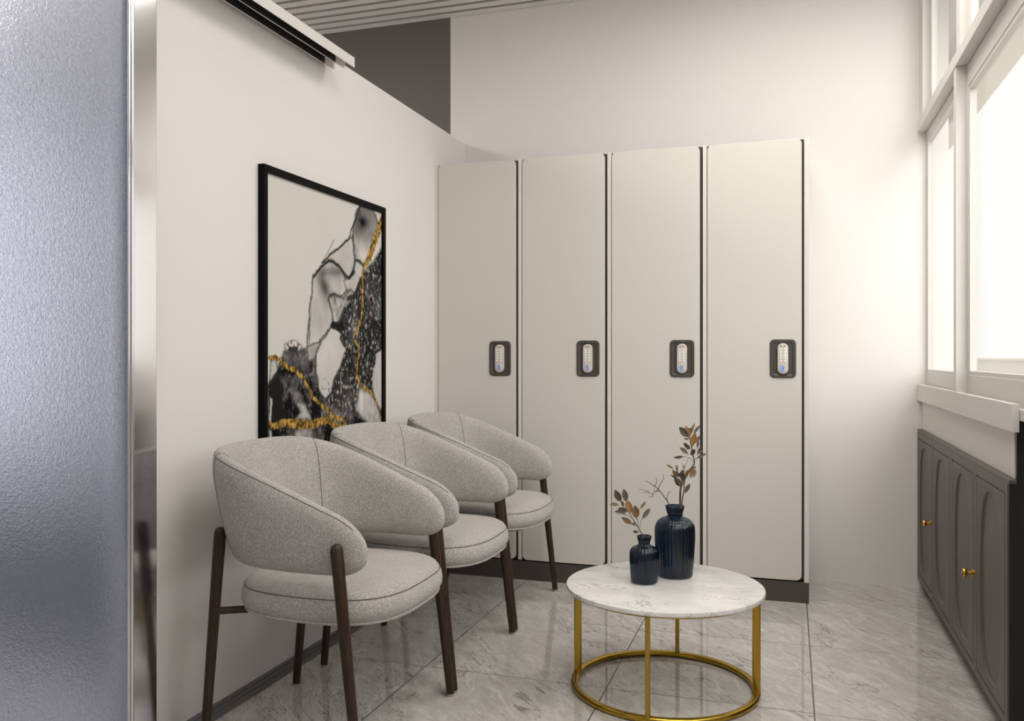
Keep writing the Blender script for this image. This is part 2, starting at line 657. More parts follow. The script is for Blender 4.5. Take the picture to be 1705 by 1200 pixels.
def window(name, y0, y1, z0, z1, label, bot, top, side):
    r = bpy.data.objects.new(name, None)
    C.objects.link(r)
    r['kind'] = 'structure'
    r['label'] = label
    r['category'] = 'window'
    b = BM()
    # casing rails
    box(b, XR, XR + 0.024, y0, y1, z0, z0 + bot, 0.002)
    box(b, XR, XR + 0.024, y0, y1, z1 - top, z1, 0.002)
    box(b, XR, XR + 0.024, y0, y0 + side, z0 + bot, z1 - top, 0.002)
    box(b, XR, XR + 0.024, y1 - side, y1, z0 + bot, z1 - top, 0.002)
    obj('window_frame', b, M['trim'], r)
    ya, yb2, za, zb = y0 + side, y1 - side, z0 + bot, z1 - top
    b = BM()
    q = 0.014
    x0, x1 = XR + 0.003, XR + 0.026
    box(b, x0, x1, ya, yb2, za, za + q)
    box(b, x0, x1, ya, yb2, zb - q, zb)
    box(b, x0, x1, ya, ya + q, za + q, zb - q)
    box(b, x0, x1, yb2 - q, yb2, za + q, zb - q)
    obj('sash', b, M['trim'], r)
    b = BM()
    box(b, XR + 0.012, XR + 0.016, ya + q, yb2 - q, za + q, zb - q)
    obj('pane', b, M['glass'], r)
    return r


window('window_1', YP1, YB - 0.002, 0.955, 2.165, 'narrow lower window beside the back wall corner', 0.072, 0.033, 0.012)
window('window_2', WIN_Y0 + 0.3, YP0, 0.955, 2.165, 'large lower window right of the white post', 0.080, 0.078, 0.020)
window('window_3', YP1, YB - 0.10, 2.215, ZC, 'narrow upper window above the cross rail beside the back wall', 0.03, 0.03, 0.03)
window('window_4', WIN_Y0 + 0.3, YP0 - 0.02, 2.215, ZC, 'large upper window above the cross rail', 0.03, 0.03, 0.03)

bm = BM()
box(bm, 0.583, 0.646, YP0, YP1, 0.955, 2.1675, 0.001)
struct('trim_1', bm, M['trim'], 'white upright post between the two lower windows', 'window post')
bm = BM()
box(bm, 0.580, 0.646, WIN_Y0 + 0.3, YB - 0.001, 2.168, 2.214, 0.001)
struct('trim_2', bm, M['trim'], 'white horizontal cross rail between lower and upper windows', 'window rail')
bm = BM()
box(bm, 0.592, 0.646, YP0 - 0.02, YP1 + 0.0, 2.2145, ZC, 0.001)
box(bm, 0.590, 0.646, YB - 0.10, YB - 0.001, 2.2145, ZC, 0.002)
struct('trim_3', bm, M['trim'], 'white upright posts between the upper windows', 'window post')
bm = BM()
box(bm, 0.588, 0.76, WIN_Y0, WIN_Y0 + 0.3, 0.955, ZC, 0.002)
struct('trim_4', bm, M['trim'], 'white end post of the window wall', 'window post')
# sill board and apron
bm = BM()
box(bm, 0.600, 0.78, WIN_Y0, YB - 0.001, 0.925, 0.955, 0.002)
struct('trim_5', bm, M['trim'], 'white window sill board', 'window sill')
bm = BM()
box(bm, 0.580, 0.5995, 2.655, YB - 0.001, 0.893, 0.971, 0.0015)
struct('trim_6', bm, M['panel'], 'white upstand board along the window sill front', 'window sill')
bm = BM()
box(bm, 0.600, 0.6195, 2.712, YB - 0.001, 0.758, 0.9245, 0.001)
struct('trim_7', bm, M['panel'], 'white panel between the dark cabinet and the window sill', 'wall panel')

# outside: eave and parapet of the terrace
bm = BM()
box(bm, 1.0, 1.12, 4.05, 7.5, 2.62, 3.6)
box(bm, 0.81, 1.0, 4.05, 7.5, 3.5, 3.6)
o = obj('roof_eave', bm, M['outside'])
o['kind'] = 'structure'; o['label'] = 'cream roof fascia seen outside through the window tops'; o['category'] = 'eave'
bm = BM()
box(bm, 2.2, 2.3, 2.0, 12, -0.4, 1.065)
box(bm, 2.15, 2.35, 2.0, 12, 1.065, 1.088)
o = obj('terrace_parapet', bm, M['outside'])
o['kind'] = 'structure'; o['label'] = 'low cream parapet outside beyond the windows'; o['category'] = 'parapet'

bm = BM()
box(bm, 0.605, 0.715, YB + 0.1005, 9.0, -0.4, 3.2)  # unseen wall added to keep sky light off the eave
o = obj('wall_eave_shade', bm, M['outside'])
o['kind'] = 'structure'; o['label'] = 'unseen outer wall beyond the back wall, added to shade the eave'; o['category'] = 'facade'
bm = BM()
box(bm, 0.905, 2.2, -4.0, 12, -0.2, 0.1)  # unseen ground, pale colour picked to bounce daylight onto the ceiling
o = obj('terrace_ground', bm, M['paving'])
o['kind'] = 'structure'; o['label'] = 'unseen terrace ground, made pale to bounce light indoors'; o['category'] = 'terrace'

# ---- unseen ceiling lamps, added as fill light


def fill_panel_lamp(x, y, power, label):
    t = thing('ceiling_fill_lamp', label, 'lamp', (x, y, ZC))
    b = BM()
    for x0, x1, y0, y1 in ((-0.61, 0.61, -0.31, -0.295), (-0.61, 0.61, 0.295, 0.31), (-0.61, -0.595, -0.295, 0.295), (0.595, 0.61, -0.295, 0.295)):
        box(b, x0, x1, y0, y1, -0.014, 0.0)
    obj('rim', b, M['lamp'], t)
    b = BM(); box(b, -0.595, 0.595, -0.295, 0.295, -0.008, -0.001)
    obj('diffuser', b, M['fill_lamp_disc'], t)
    a = area('fill_light', (0, 0, -0.02), (0, 0, 0), 1.18, 0.58, power, (1, 0.95, 0.915))
    a.parent = t


fill_panel_lamp(0.05, 1.75, 10, 'unseen ceiling lamp added as fill between the viewpoint and the coffee table')
fill_panel_lamp(0.05, 3.3, 5.5, 'unseen ceiling lamp added as fill in front of the lockers')
fill_panel_lamp(-0.35, -0.2, 6, 'unseen ceiling lamp added as fill behind the viewpoint')
fill_panel_lamp(-3.75, 2.4, 58, 'unseen ceiling lamp added as fill in the room behind the frosted door')

# ------------------------------------------------------------------ sliding door, rail and floor guide
YE = 1.935
DX0, DX1 = -1.685, -1.652
t = thing('sliding_door', 'sliding door with frosted bluish glass and polished metal stile, at far left', 'door', (0, 0, 0))
b = BM(); box(b, DX0, DX1, YE - 0.088, YE, 0.012, 2.216, 0.002)
obj('stile', b, M['steel'], t)
b = BM(); box(b, DX0, DX1, 0.93, 0.93 + 0.088, 0.012, 2.216, 0.002)
obj('stile', b, M['steel'], t)
b = BM(); box(b, DX0, DX1, 0.93 + 0.0885, YE - 0.0885, 0.012, 0.09, 0.002); box(b, DX0, DX1, 0.93 + 0.0885, YE - 0.0885, 2.14, 2.216, 0.002)
obj('rail', b, M['steel'], t)
b = BM()
yg0, yg1 = 1.0185, YE - 0.0885
tube(b, [(DX1 + 0.001, yg1 - 0.006, 0.10), (DX1 + 0.001, yg1 - 0.006, 2.13)], 0.0055, 10)
tube(b, [(DX1 - 0.001, yg1 - 0.016, 0.10), (DX1 - 0.001, yg1 - 0.016, 2.13)], 0.003, 8)
obj('glazing_bead', b, M['steel'], t, 40)
b = BM(); box(b, -1.673, -1.664, yg0, yg1, 0.09, 2.14)
obj('glass_pane', b, M['frosted'], t)

t = thing('sliding_door_rail', 'pale double track rail fixed along the top of the partition wall', 'rail', (0, 0, 0))
R0, R1 = 0.80, 2.963
b = BM()
box(b, XW, -1.600, R0, R1, 2.2515, 2.257)
box(b, -1.603, -1.600, R0, R1, 2.219, 2.2515)
obj('fascia', b, M['rail_alu'], t)
for xf, ye in ((-1.690, R1), (-1.644, R1)):
    b = BM()
    prof2 = [(R0, 2.2512), (ye, 2.2512), (ye, 2.227), (ye - 0.004, 2.2215), (ye - 0.010, 2.2193), (R0, 2.2193)]
    loops(b, [[(xf - 0.0015, a, c) for a, c in prof2], [(xf + 0.0015, a, c) for a, c in prof2]])
    obj('track_fin', b, M['rail_alu'], t)
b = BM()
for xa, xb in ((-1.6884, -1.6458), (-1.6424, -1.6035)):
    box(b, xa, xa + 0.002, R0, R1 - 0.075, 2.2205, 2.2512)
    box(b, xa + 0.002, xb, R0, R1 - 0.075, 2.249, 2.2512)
obj('channel_shade_lining', b, M['rail_dark'], t)  # channel shade and dark metal put in as black sheets, short of lit end

b = BM()
prof3 = [(XW + 0.0005, 0.0), (XW + 0.0005, 0.007), (XW + 0.022, 0.007), (XW + 0.023, 0.003), (XW + 0.026, 0.003), (XW + 0.027, 0.007),
         (XW + 0.046, 0.006), (XW + 0.047, 0.003), (XW + 0.050, 0.003), (XW + 0.051, 0.006), (XW + 0.069, 0.005), (XW + 0.071, 0.0)]
loops(b, [[(x, 0.75, z + 0.0005) for x, z in prof3], [(x, 4.03, z + 0.0005) for x, z in prof3]])
o = obj('floor_guide_left', b, M['guide'])  # grooved door guide strip lying flat on the floor
o['kind'] = 'structure'; o['label'] = 'low grey grooved floor guide along the foot of the partition'; o['category'] = 'floor guide'

t = thing('stand_in_cabinet', 'dark low cabinet added as stand-in for the dark blur behind the frosted glass door', 'cabinet', (-3.0, 2.62, 0))
b = BM(); box(b, -0.88, 0.88, -0.20, 0.25, 0.0, 0.47, 0.004)  # made-up cabinet, added to give the glass its dark lower patch
obj('body', b, M['niche'], t)
b = BM(); box(b, -0.90, 0.90, -0.245, 0.27, 0.471, 0.50, 0.004)
obj('top', b, M['niche'], t)
for k in range(3):
    b = BM(); box(b, -0.875 + 0.585 * k, -0.295 + 0.585 * k, -0.225, -0.2005, 0.03, 0.465, 0.003)
    obj('door', b, M['niche'], t)

# ------------------------------------------------------------------ lockers
YL = 4.038
LH = 2.078
LP = 0.4477
LX = -1.7235
LBASE = 0.098


def make_locker():
    t = thing('locker', '', 'locker', (LX, YL, LBASE), 'row of four lockers')
    H = LH - LBASE
    b = BM()
    box(b, 0.0, 0.0175, 0.0, 0.40, 0.0, H, 0.0008)
    obj('side_panel', b, M['locker_edge'], t)
    b = BM()
    box(b, 0.0178, LP - 0.0045, 0.020, 0.40, 0.0, H - 0.001)
    obj('carcass', b, M['locker_dark'], t)
    dw = 0.4135
    x0 = 0.0205
    pts = rrect(dw, H, 0.026, 8, x0 + dw / 2, H / 2)
    b = BM()
    e = 0.002
    cxm, czm = x0 + dw / 2, H / 2
    pin = [(cxm + (x - cxm) * (1 - 2 * e / dw), czm + (z - czm) * (1 - 2 * e / H)) for x, z in pts]
    loops(b, [[(x, -0.001, z) for x, z in pin], [(x, 0.001, z) for x, z in pts], [(x, 0.0185, z) for x, z in pts]])
    d = obj('door', b, M['locker'], t, 30)
    # electronic lock
    lw, lh = 0.113, 0.174
    lx, lz = x0 + dw - 0.024 - lw / 2, 1.092 - LBASE
    b = BM()

    def ring(w_, h_, r_, y_):
        return [(x, y_, z) for x, z in rrect(w_, h_, r_, 8, lx, lz)]
    loops(b, [ring(lw, lh, 0.02, -0.0012), ring(lw, lh, 0.02, -0.004), ring(lw - 0.004, lh - 0.004, 0.019, -0.006),
              ring(lw - 0.022, lh - 0.022, 0.013, -0.006), ring(lw - 0.026, lh - 0.026, 0.011, -0.0045),
              ring(lw - 0.034, lh - 0.034, 0.008, -0.0018)], True, True, True)
    lk = obj('lock', b, M['lock_plate'], t, 30)
    pw, ph = 0.046, 0.138
    b = BM()

    def pill(s, y_):
        return [(x, y_, z) for x, z in rrect(pw - s, ph - s, (pw - s) / 2 - 0.0005, 10, lx, lz)]
    loops(b, [pill(0, -0.002), pill(0, -0.013), pill(0.003, -0.0155), pill(0.006, -0.016)])

    def disc(cx, cz, r, y0, y1, mi, n=12, sq=False):
        if sq:
            p = [(cx - r, cz - r), (cx + r, cz - r), (cx + r, cz + r), (cx - r, cz + r)]
        else:
            p = [(cx + r * math.cos(2 * PI * i / n), cz + r * math.sin(2 * PI * i / n)) for i in range(n)]
        loops(b, [[(x, y0, z) for x, z in p], [(x, y1, z) for x, z in p]], mi=mi)
    for s in (-1, 1):
        disc(lx + s * 0.0068, lz + 0.0565, 0.0036, -0.0155, -0.017, 2, sq=True)
        disc(lx + s * 0.0068, lz + 0.0565, 0.0016, -0.0155, -0.0176, 3, sq=True)
        for r_ in range(5):
            disc(lx + s * 0.0094, lz + 0.0425 - 0.0128 * r_, 0.0046, -0.0155, -0.0176, 1)
    kp = obj('keypad', b, [M['keypad'], M['button'], M['brass_dot'], M['locker_dark']], lk, 30)
    b = BM()

    def tp(s, y_, dx=0.0):
        return [(x, y_, z) for x, z in rrect(0.021 - s, 0.036 - s, 0.0104 - s / 2, 8, lx - 0.001 + dx, lz - 0.045)]
    loops(b, [tp(0, -0.0155), tp(0, -0.019), tp(0.002, -0.0200)])
    obj('thumb_turn', b, M['keypad'], lk, 30)
    b = BM()

    def tq(s, y_):
        return [(x, y_, z) for x, z in rrect(0.0135 - s, 0.0285 - s, 0.0065 - s / 2, 8, lx, lz - 0.044)]
    loops(b, [tq(0, -0.0198), tq(0.001, -0.0208)])
    obj('thumb_pad', b, M['thumb'], lk, 30)
    return t


lk0 = make_locker()
lab = ['tall white locker against the left wall, behind the farthest armchair',
       'tall white locker second from the left wall',
       'tall white locker behind the blue vases, third from the left wall',
       'tall white locker on the open right end of the row']
lk0['label'] = lab[0]
for i in (1, 2, 3):
    dup(lk0, (LX + LP * i, YL, LBASE), lab[i])
b = BM()
xe = LX + 4 * LP
box(b, xe - 0.0035, xe + 0.0165, YL, YB - 0.002, LBASE - 0.006, LH, 0.0008)
tag(obj('locker_end_panel', b, M['locker_edge']), 'white end panel closing the right side of the locker row', 'panel')
b = BM()
box(b, LX, xe + 0.0165, YL, YB - 0.03, 0.0, LBASE - 0.0065)
tag(obj('locker_plinth', b, M['plinth']), 'dark brown plinth under the locker row', 'plinth')
b = BM()
box(b, LX, xe - 0.004, YL + 0.4005, YB - 0.002, LBASE, LH - 0.002)
tag(obj('locker_back_panel', b, M['locker_dark']), 'panel closing the back of the lockers', 'panel')

# ------------------------------------------------------------------ dark cabinet on the right
XC = 0.580
CZ0, CZ1 = 0.056, 0.757
CY0 = 2.700
CP = (YB - 0.002 - CY0) / 4


def make_cabinet_unit(first_y):
    """one door unit, local y from 0 to CP, front at local x = 0 facing -x"""
    t = thing('base_cabinet', '', 'cabinet', (XC, first_y, 0), 'dark base cabinets under the window')
    b = BM()
    box(b, 0.018, 0.0395, 0.0008, CP - 0.0008, CZ0, CZ1 - 0.0118)
    obj('carcass', b, M['cabinet'], t)
    b = BM()
    g = 0.0012
    # door slab with frame groove and a raised surround around a long oval panel
    y0, y1, z0, z1 = g, CP - g, CZ0, CZ1 - 0.012
    box(b, 0.010, 0.0175, y0, y1, z0, z1)
    nseg = 64
    cy, cz = CP / 2, (z0 + z1) / 2

    def rect(ins, x, per=nseg):
        # rectangle sampled by angle to match the oval
        a, c = (y1 - y0) / 2 - ins, (z1 - z0) / 2 - ins
        out = []
        for i in range(nseg):
            th = 2 * PI * i / nseg
            cs, sn = math.cos(th), math.sin(th)
            p = 1e-6
            s = 1 / max(abs(cs), abs(sn))
            out.append((x, cy + a * cs * s, cz + c * sn * s))
        return out

    def oval(ins, x):
        a, c = 0.150 - ins, 0.291 - ins
        out = []
        for i in range(nseg):
            th = 2 * PI * i / nseg
            cs, sn = math.cos(th), math.sin(th)
            # straight sides, arched ends
            e = 0.62
            out.append((x, cy + a * math.copysign(abs(cs) ** e, cs), cz + c * math.copysign(abs(sn) ** 0.95, sn)))
        return out
    rings = [rect(0.0, 0.010), rect(0.0, 0.001), rect(0.001, 0.0), rect(0.026, 0.0), rect(0.027, 0.004), rect(0.032, 0.004), rect(0.033, 0.0),
             oval(0.0, 0.0), oval(0.004, 0.001), oval(0.009, 0.007)]
    loops(b, rings, True, False, True)
    obj('door', b, M['cabinet'], t, 25)
    return t


def knob(t, yl):
    b = BM()
    prof = [(0.0135, 0.0), (0.0135, 0.003), (0.010, 0.0045), (0.0055, 0.006), (0.005, 0.016), (0.0075, 0.018), (0.0135, 0.022),
            (0.0150, 0.027), (0.0135, 0.031), (0.006, 0.0335), (0.001, 0.034)]
    rings = []
    for r, h in prof:
        rings.append([(-h, yl + r * math.cos(2 * PI * i / 20), 0.385 + r * math.sin(2 * PI * i / 20)) for i in range(20)])
    loops(b, rings)
    obj('knob', b, M['brass'], t, 40)


cl = ['dark grey base cabinet unit against the back wall, with brass knob', 'dark grey base cabinet unit second from the back wall, without knob',
      'dark grey base cabinet unit third from the back wall, with brass knob', 'dark grey base cabinet unit nearest the black end panel, without knob']
c0 = make_cabinet_unit(YB - 0.002 - CP)
c0['label'] = cl[0]
units = [c0] + [dup(c0, (XC, YB - 0.002 - CP * (i + 1), 0), cl[i]) for i in (1, 2, 3)]
knob(units[0], 0.022)
knob(units[2], 0.022)
b = BM()
box(b, XC + 0.001, 0.6195, CY0 - 0.012, YB - 0.002, CZ1 - 0.0112, CZ1 + 0.0006, 0.001)
tag(obj('cabinet_top_rail', b, M['cabinet']), 'dark grey top rail running along the base cabinets', 'rail')
b = BM()
box(b, XC + 0.032, 0.6195, CY0, YB - 0.002, 0.0, CZ0 - 0.0005)
tag(obj('cabinet_plinth', b, M['niche']), 'dark recessed plinth under the base cabinets', 'plinth')
b = BM()
box(b, XC + 0.001, 0.600, CY0 - 0.014, CY0 - 0.0005, CZ0, CZ1 - 0.012)
box(b, 0.6002, 0.76, CY0 - 0.014, CY0 - 0.0005, 0.0, 0.9245)
tag(obj('cabinet_end_panel', b, M['black']), 'black end panel closing the near end of the base cabinets', 'panel')

# ------------------------------------------------------------------ coffee table
TC = Vector((-0.397, 2.873, 0.0))
TR = 0.3255
TZ = 0.342
t = thing('coffee_table', 'round coffee table with white marble top on a brass ring base', 'coffee table', TC)
b = BM()
lathe(b, [(0.0, TZ), (TR - 0.004, TZ), (TR - 0.001, TZ - 0.001), (TR, TZ - 0.004), (TR, TZ - 0.012), (TR - 0.003, TZ - 0.0155), (0.0, TZ - 0.0155)][::-1], 128)
obj('tabletop', b, M['marble'], t, 30)
RL = 0.297


def hoop(b, rc, zc, rw, rz, n=96, m_=16):
    rings = []
    for i in range(n):
        a = 2 * PI * i / n
        rings.append([((rc + rw * math.copysign(abs(math.cos(q)) ** 0.8, math.cos(q))) * math.cos(a),
                       (rc + rw * math.copysign(abs(math.cos(q)) ** 0.8, math.cos(q))) * math.sin(a),
                       zc + rz * math.copysign(abs(math.sin(q)) ** 0.8, math.sin(q))) for q in [2 * PI * k / m_ for k in range(m_)]])
    vr = [[b.verts.new(p) for p in r] for r in rings]
    for i in range(n):
        A, B_ = vr[i], vr[(i + 1) % n]
        for q in range(m_):
            b.faces.new((A[q], A[(q + 1) % m_], B_[(q + 1) % m_], B_[q]))


b = BM(); hoop(b, RL + 0.001, 0.0105, 0.0125, 0.0100)
obj('base_ring', b, M['gold'], t, 50)
b = BM(); hoop(b, RL + 0.003, TZ - 0.0195, 0.0135, 0.0038)
obj('top_ring', b, M['gold'], t, 50)
for ang in (0, 90, 180, 270):
    a = math.radians(ang - 1.5)
    ca, sa = math.cos(a), math.sin(a)
    b = BM()
    rings = []
    for z, rw, tw in ((0.014, 0.013, 0.0085), (0.024, 0.013, 0.0072), (0.034, 0.0128, 0.0068), (TZ - 0.022, 0.0128, 0.0068)):
        sec = rrect(2 * rw, 2 * tw, 0.0045, 4)
        rings.append([(RL * ca + x * ca - y * sa, RL * sa + x * sa + y * ca, z) for x, y in sec])
    loops(b, rings)
    obj('leg', b, M['gold'], t, 40)

# ------------------------------------------------------------------ camera-frame axes (used to read sizes off the photo)
FW = Vector((-math.sin(TH), math.cos(TH), 0))
RT = Vector((math.cos(TH), math.sin(TH), 0))


def at_depth(u, v, d):
    return Vector((0, 0, CAMH)) + FW * d + RT * ((u - 852.5) / FPX * d) + Vector((0, 0, 1)) * ((V0 - v) / FPX * d)


# ------------------------------------------------------------------ vases
def vase(name, label, loc, outer, th, nrib):
    b = BM()
    inner = [(max(r - th, 0.0005), z) for r, z in outer if z > th * 1.5 and r > 0.012]
    bot = [(0.0005, 0.012), (0.012, 0.0105), (0.024, 0.0045)]
    prof = [(0.0005, 0.006), (0.014, 0.005), (outer[0][0] * 0.85, 0.0005)] + outer + inner[::-1] + [(inner[0][0] * 0.85, 0.006), (0.016, 0.011), (0.0005, 0.013)]
    lathe(b, prof, nrib * 5, (0, 0, 0), 0, 0.0009, nrib)
    o = obj(name, b, M['blue_glass'], None, 60, loc)
    tag(o, label, 'vase', 'blue glass vases on the coffee table')
    return o


def prof_vase(rb, rm, rn, rr, hs, hn, H):
    """base radius, body radius, neck radius, rim radius, shoulder start, neck height, total"""
    p = [(rb * 0.93, 0.0008), (rb, 0.005), (rb * 0.35 + rm * 0.65, hs * 0.45), (rm, hs * 0.8), (rm, hs)]
    for i in range(1, 8):
        a = PI / 2 * i / 8
        p.append((rn + 0.003 + (rm - rn - 0.003) * math.cos(a) ** 0.9, hs + (hn - 0.006 - hs) * math.sin(a)))
    p += [(rn, hn), (rn + 0.3 * (rr - rn), hn + 0.3 * (H - hn)), (rr, H - 0.001), (rr - 0.0012, H)]
    return p


PV1 = Vector((-0.377, 2.996, TZ + 0.0004))
PV2 = Vector((-0.464, 2.876, TZ + 0.0004))
d1 = PV1.dot(FW); d2 = PV2.dot(FW)
v1 = vase('glass_vase', 'taller dark blue ribbed glass vase on the marble table', PV1,
          prof_vase(0.060, 0.0685, 0.0235, 0.0325, 0.160, 0.208, 0.243), 0.0028, 36)
v2 = vase('glass_vase', 'shorter dark blue ribbed glass vase, in front of the taller one', PV2,
          prof_vase(0.0435, 0.0485, 0.0175, 0.0240, 0.098, 0.128, 0.157), 0.0026, 28)

# ------------------------------------------------------------------ dried branches


def smooth_path(pts, n=6):
    pts = [Vector(p) for p in pts]
    out = []
    for i in range(len(pts) - 1):
        p0 = pts[max(i - 1, 0)]; p1 = pts[i]; p2 = pts[i + 1]; p3 = pts[min(i + 2, len(pts) - 1)]
        for k in range(n):
            s = k / n
            out.append(0.5 * ((2 * p1) + (p2 - p0) * s + (2 * p0 - 5 * p1 + 4 * p2 - p3) * s * s + (3 * p1 - p0 - 3 * p2 + p3) * s ** 3))
    out.append(pts[-1])
    return out


def taper(pts, r0, r1):
    n = len(pts)
    return [r0 + (r1 - r0) * i / (n - 1) for i in range(n)]


def leaf(b, lay, base, tip, width, facing, tone, curl=0.15):
    base, tip = Vector(base), Vector(tip)
    ax = tip - base
    L = ax.length
    ax.normalize()
    side = ax.cross(facing).normalized()
    nrm = side.cross(ax).normalized()
    n = 9
    rows = []
    for i in range(n + 1):
        s = i / n
        wv = width * (math.sin(PI * min(1, s ** 0.8)) ** 0.9) * (0.35 + 0.75 * s) if 0 < s < 1 else 0.0006
        if s < 0.12:
            wv = 0.0006 + 0.04 * width
        c = base + ax * (L * s) + nrm * (curl * L * (s * s - 0.3 * s))
        row = []
        for q in (-1, -0.5, 0, 0.5, 1):
            row.append(c + side * (wv * q) + nrm * (abs(q) ** 1.5 * wv * 0.32))
        rows.append(row)
    for off in (0.0003, -0.0003):
        vr = [[b.verts.new(p + nrm * off) for p in r] for r in rows]
        for i in range(n):
            for q in range(4):
                f = b.faces.new((vr[i][q], vr[i][q + 1], vr[i + 1][q + 1], vr[i + 1][q]))
        for r in vr:
            for v_ in r:
                v_[lay] = tone
        if off > 0:
            keep = vr
        else:
            m_ = len(vr[0])
            rim = [(i, 0) for i in range(n + 1)] + [(n, q) for q in range(1, 5)] + [(i, 4) for i in range(n - 1, -1, -1)] + [(0, q) for q in range(3, 0, -1)]
            for k in range(len(rim)):
                i0, q0 = rim[k]; i1, q1 = rim[(k + 1) % len(rim)]
                b.faces.new((keep[i0][q0], keep[i1][q1], vr[i1][q1], vr[i0][q0]))


def branch(name, label, stems, leaves, depth0, leafmat=True, root=None):
    """stems: list of (list of (u, v, ddepth), r0, r1); leaves: (ub, vb, ut, vt, halfwidth_px, tone, dd)"""
    t = thing(name, label, 'branch', root)
    inv = Vector(root)
    b = BM()
    for pts, r0, r1 in stems:
        P = smooth_path([at_depth(u, v, depth0 + dd) - inv for u, v, dd in pts], 5)
        tube(b, P, taper(P, r0, r1), 8)
    obj('stem', b, M['stem'] if leafmat else M['twig'], t, 60)
    if leaves:
        b = BM()
        lay = b.verts.layers.float.new('tone')
        rnd = random.Random(3)
        for ub, vb, ut, vt, hw, tone, dd in leaves:
            base = at_depth(ub, vb, depth0 + dd * 0.5) - inv
            tip = at_depth(ut, vt, depth0 + dd) - inv
            fac = (-FW + RT * rnd.uniform(-0.55, 0.55) + Vector((0, 0, rnd.uniform(-0.2, 0.6)))).normalized()
            leaf(b, lay, base, tip, 1.45 * hw / FPX * depth0, fac, tone, rnd.uniform(-0.15, 0.2))
        obj('leaves', b, M['leaf'], t, 60)
    return t


def cr(x, y):      # read from a close view of the branches
    return 1000 + x * 200 / 1412, 690 + y * 170 / 1200


def S(*pts):
    out = []
    for p in pts:
        u, v = cr(p[0], p[1])
        out.append((u, v, p[2] if len(p) > 2 else 0.0))
    return out


def LF(xb, yb, xt, yt, hw, tone, dd=0.0):
    ub, vb = cr(xb, yb); ut, vt = cr(xt, yt)
    return (ub, vb, ut, vt, hw * 200 / 1412, tone, dd)


# tall leafy branch: foot stands in the tall vase
foot1 = [(1138, 958, 0.012), (1136, 930, 0.006), (1133, 880, 0.0)]
st = [
    (foot1 + S((935, 1080), (938, 900), (950, 840), (990, 760, 0.01), (1040, 660, 0.02), (1095, 590, 0.02), (1100, 530, 0.01), (1080, 460, 0.0), (1070, 380), (1050, 290), (1040, 200)), 0.0042, 0.0012),
    ([(1140, 955, -0.004), (1137, 900, -0.006)] + S((955, 1070, -0.006), (975, 920, -0.01), (985, 800, -0.015), (1010, 700, -0.02), (1050, 640, -0.03)), 0.0030, 0.0010),
    (S((945, 850), (925, 780, -0.01), (890, 700, -0.02)), 0.0016, 0.0008),
    (S((950, 830), (960, 740, 0.02), (985, 660, 0.03), (970, 590, 0.03)), 0.0016, 0.0007),
    (S((985, 640, 0.03), (1010, 560, 0.02), (1035, 505, 0.02)), 0.0008, 0.0006),
    (S((1095, 545, 0.01), (1140, 500, 0.03), (1175, 470, 0.04)), 0.0009, 0.0006),
    (S((1090, 560, 0.01), (1050, 510, -0.02), (975, 495, -0.03)), 0.0008, 0.0006),
    (S((1070, 400), (1110, 330, 0.02), (1150, 260, 0.03)), 0.0009, 0.0006),
    (S((1085, 480), (1110, 420, -0.02), (1135, 395, -0.03)), 0.0008, 0.0006),
]
lv = [
    LF(1035, 275, 925, 145, 38, 0.15, -0.01), LF(1040, 290, 1005, 135, 36, 0.75, 0.0), LF(1045, 260, 1105, 95, 16, 0.7, 0.02), LF(1050, 240, 1058, 150, 17, 0.1, 0.01),
    LF(1085, 230, 1165, 128, 17, 0.12, 0.03), LF(1060, 390, 1120, 215, 36, 0.95, 0.0), LF(1110, 340, 1170, 250, 20, 0.12, 0.03), LF(1040, 290, 975, 285, 15, 0.3, -0.02),
    LF(1050, 410, 975, 325, 22, 0.3, -0.01), LF(1055, 405, 1000, 370, 26, 0.25, 0.0), LF(1035, 470, 928, 388, 27, 0.35, -0.02), LF(1085, 490, 1070, 400, 36, 0.05, -0.02),
    LF(980, 493, 860, 508, 17, 0.15, -0.03), LF(1135, 400, 1150, 300, 16, 0.3, 0.02), LF(1135, 480, 1180, 370, 18, 0.4, -0.02), LF(1120, 520, 1240, 457, 18, 0.12, 0.03),
    LF(1150, 440, 1190, 430, 14, 0.8, 0.0), LF(900, 760, 830, 650, 27, 0.7, -0.02), LF(860, 640, 770, 583, 12, 0.85, -0.02), LF(905, 680, 885, 590, 14, 0.15, -0.02),
    LF(935, 735, 855, 660, 24, 0.45, -0.03), LF(940, 850, 870, 750, 26, 0.2, -0.03), LF(945, 840, 900, 750, 30, 0.35, -0.03), LF(895, 760, 822, 705, 9, 0.4, -0.02),
    LF(955, 760, 945, 660, 28, 0.05, -0.03), LF(960, 790, 975, 690, 26, 0.1, -0.02), LF(990, 760, 1020, 650, 24, 0.6, 0.02), LF(1020, 700, 1110, 605, 20, 0.55, 0.02),
    LF(1040, 745, 1120, 655, 34, 0.6, 0.02), LF(985, 930, 1050, 812, 24, 0.2, 0.01), LF(960, 700, 965, 645, 22, 0.2, 0.0), LF(985, 655, 965, 590, 12, 0.6, 0.03),
]
branch('dried_branch', 'taller dried branch with brown leaves standing in the tall blue vase', st, lv, d1, True, PV1 + Vector((0, 0, 0.02)))

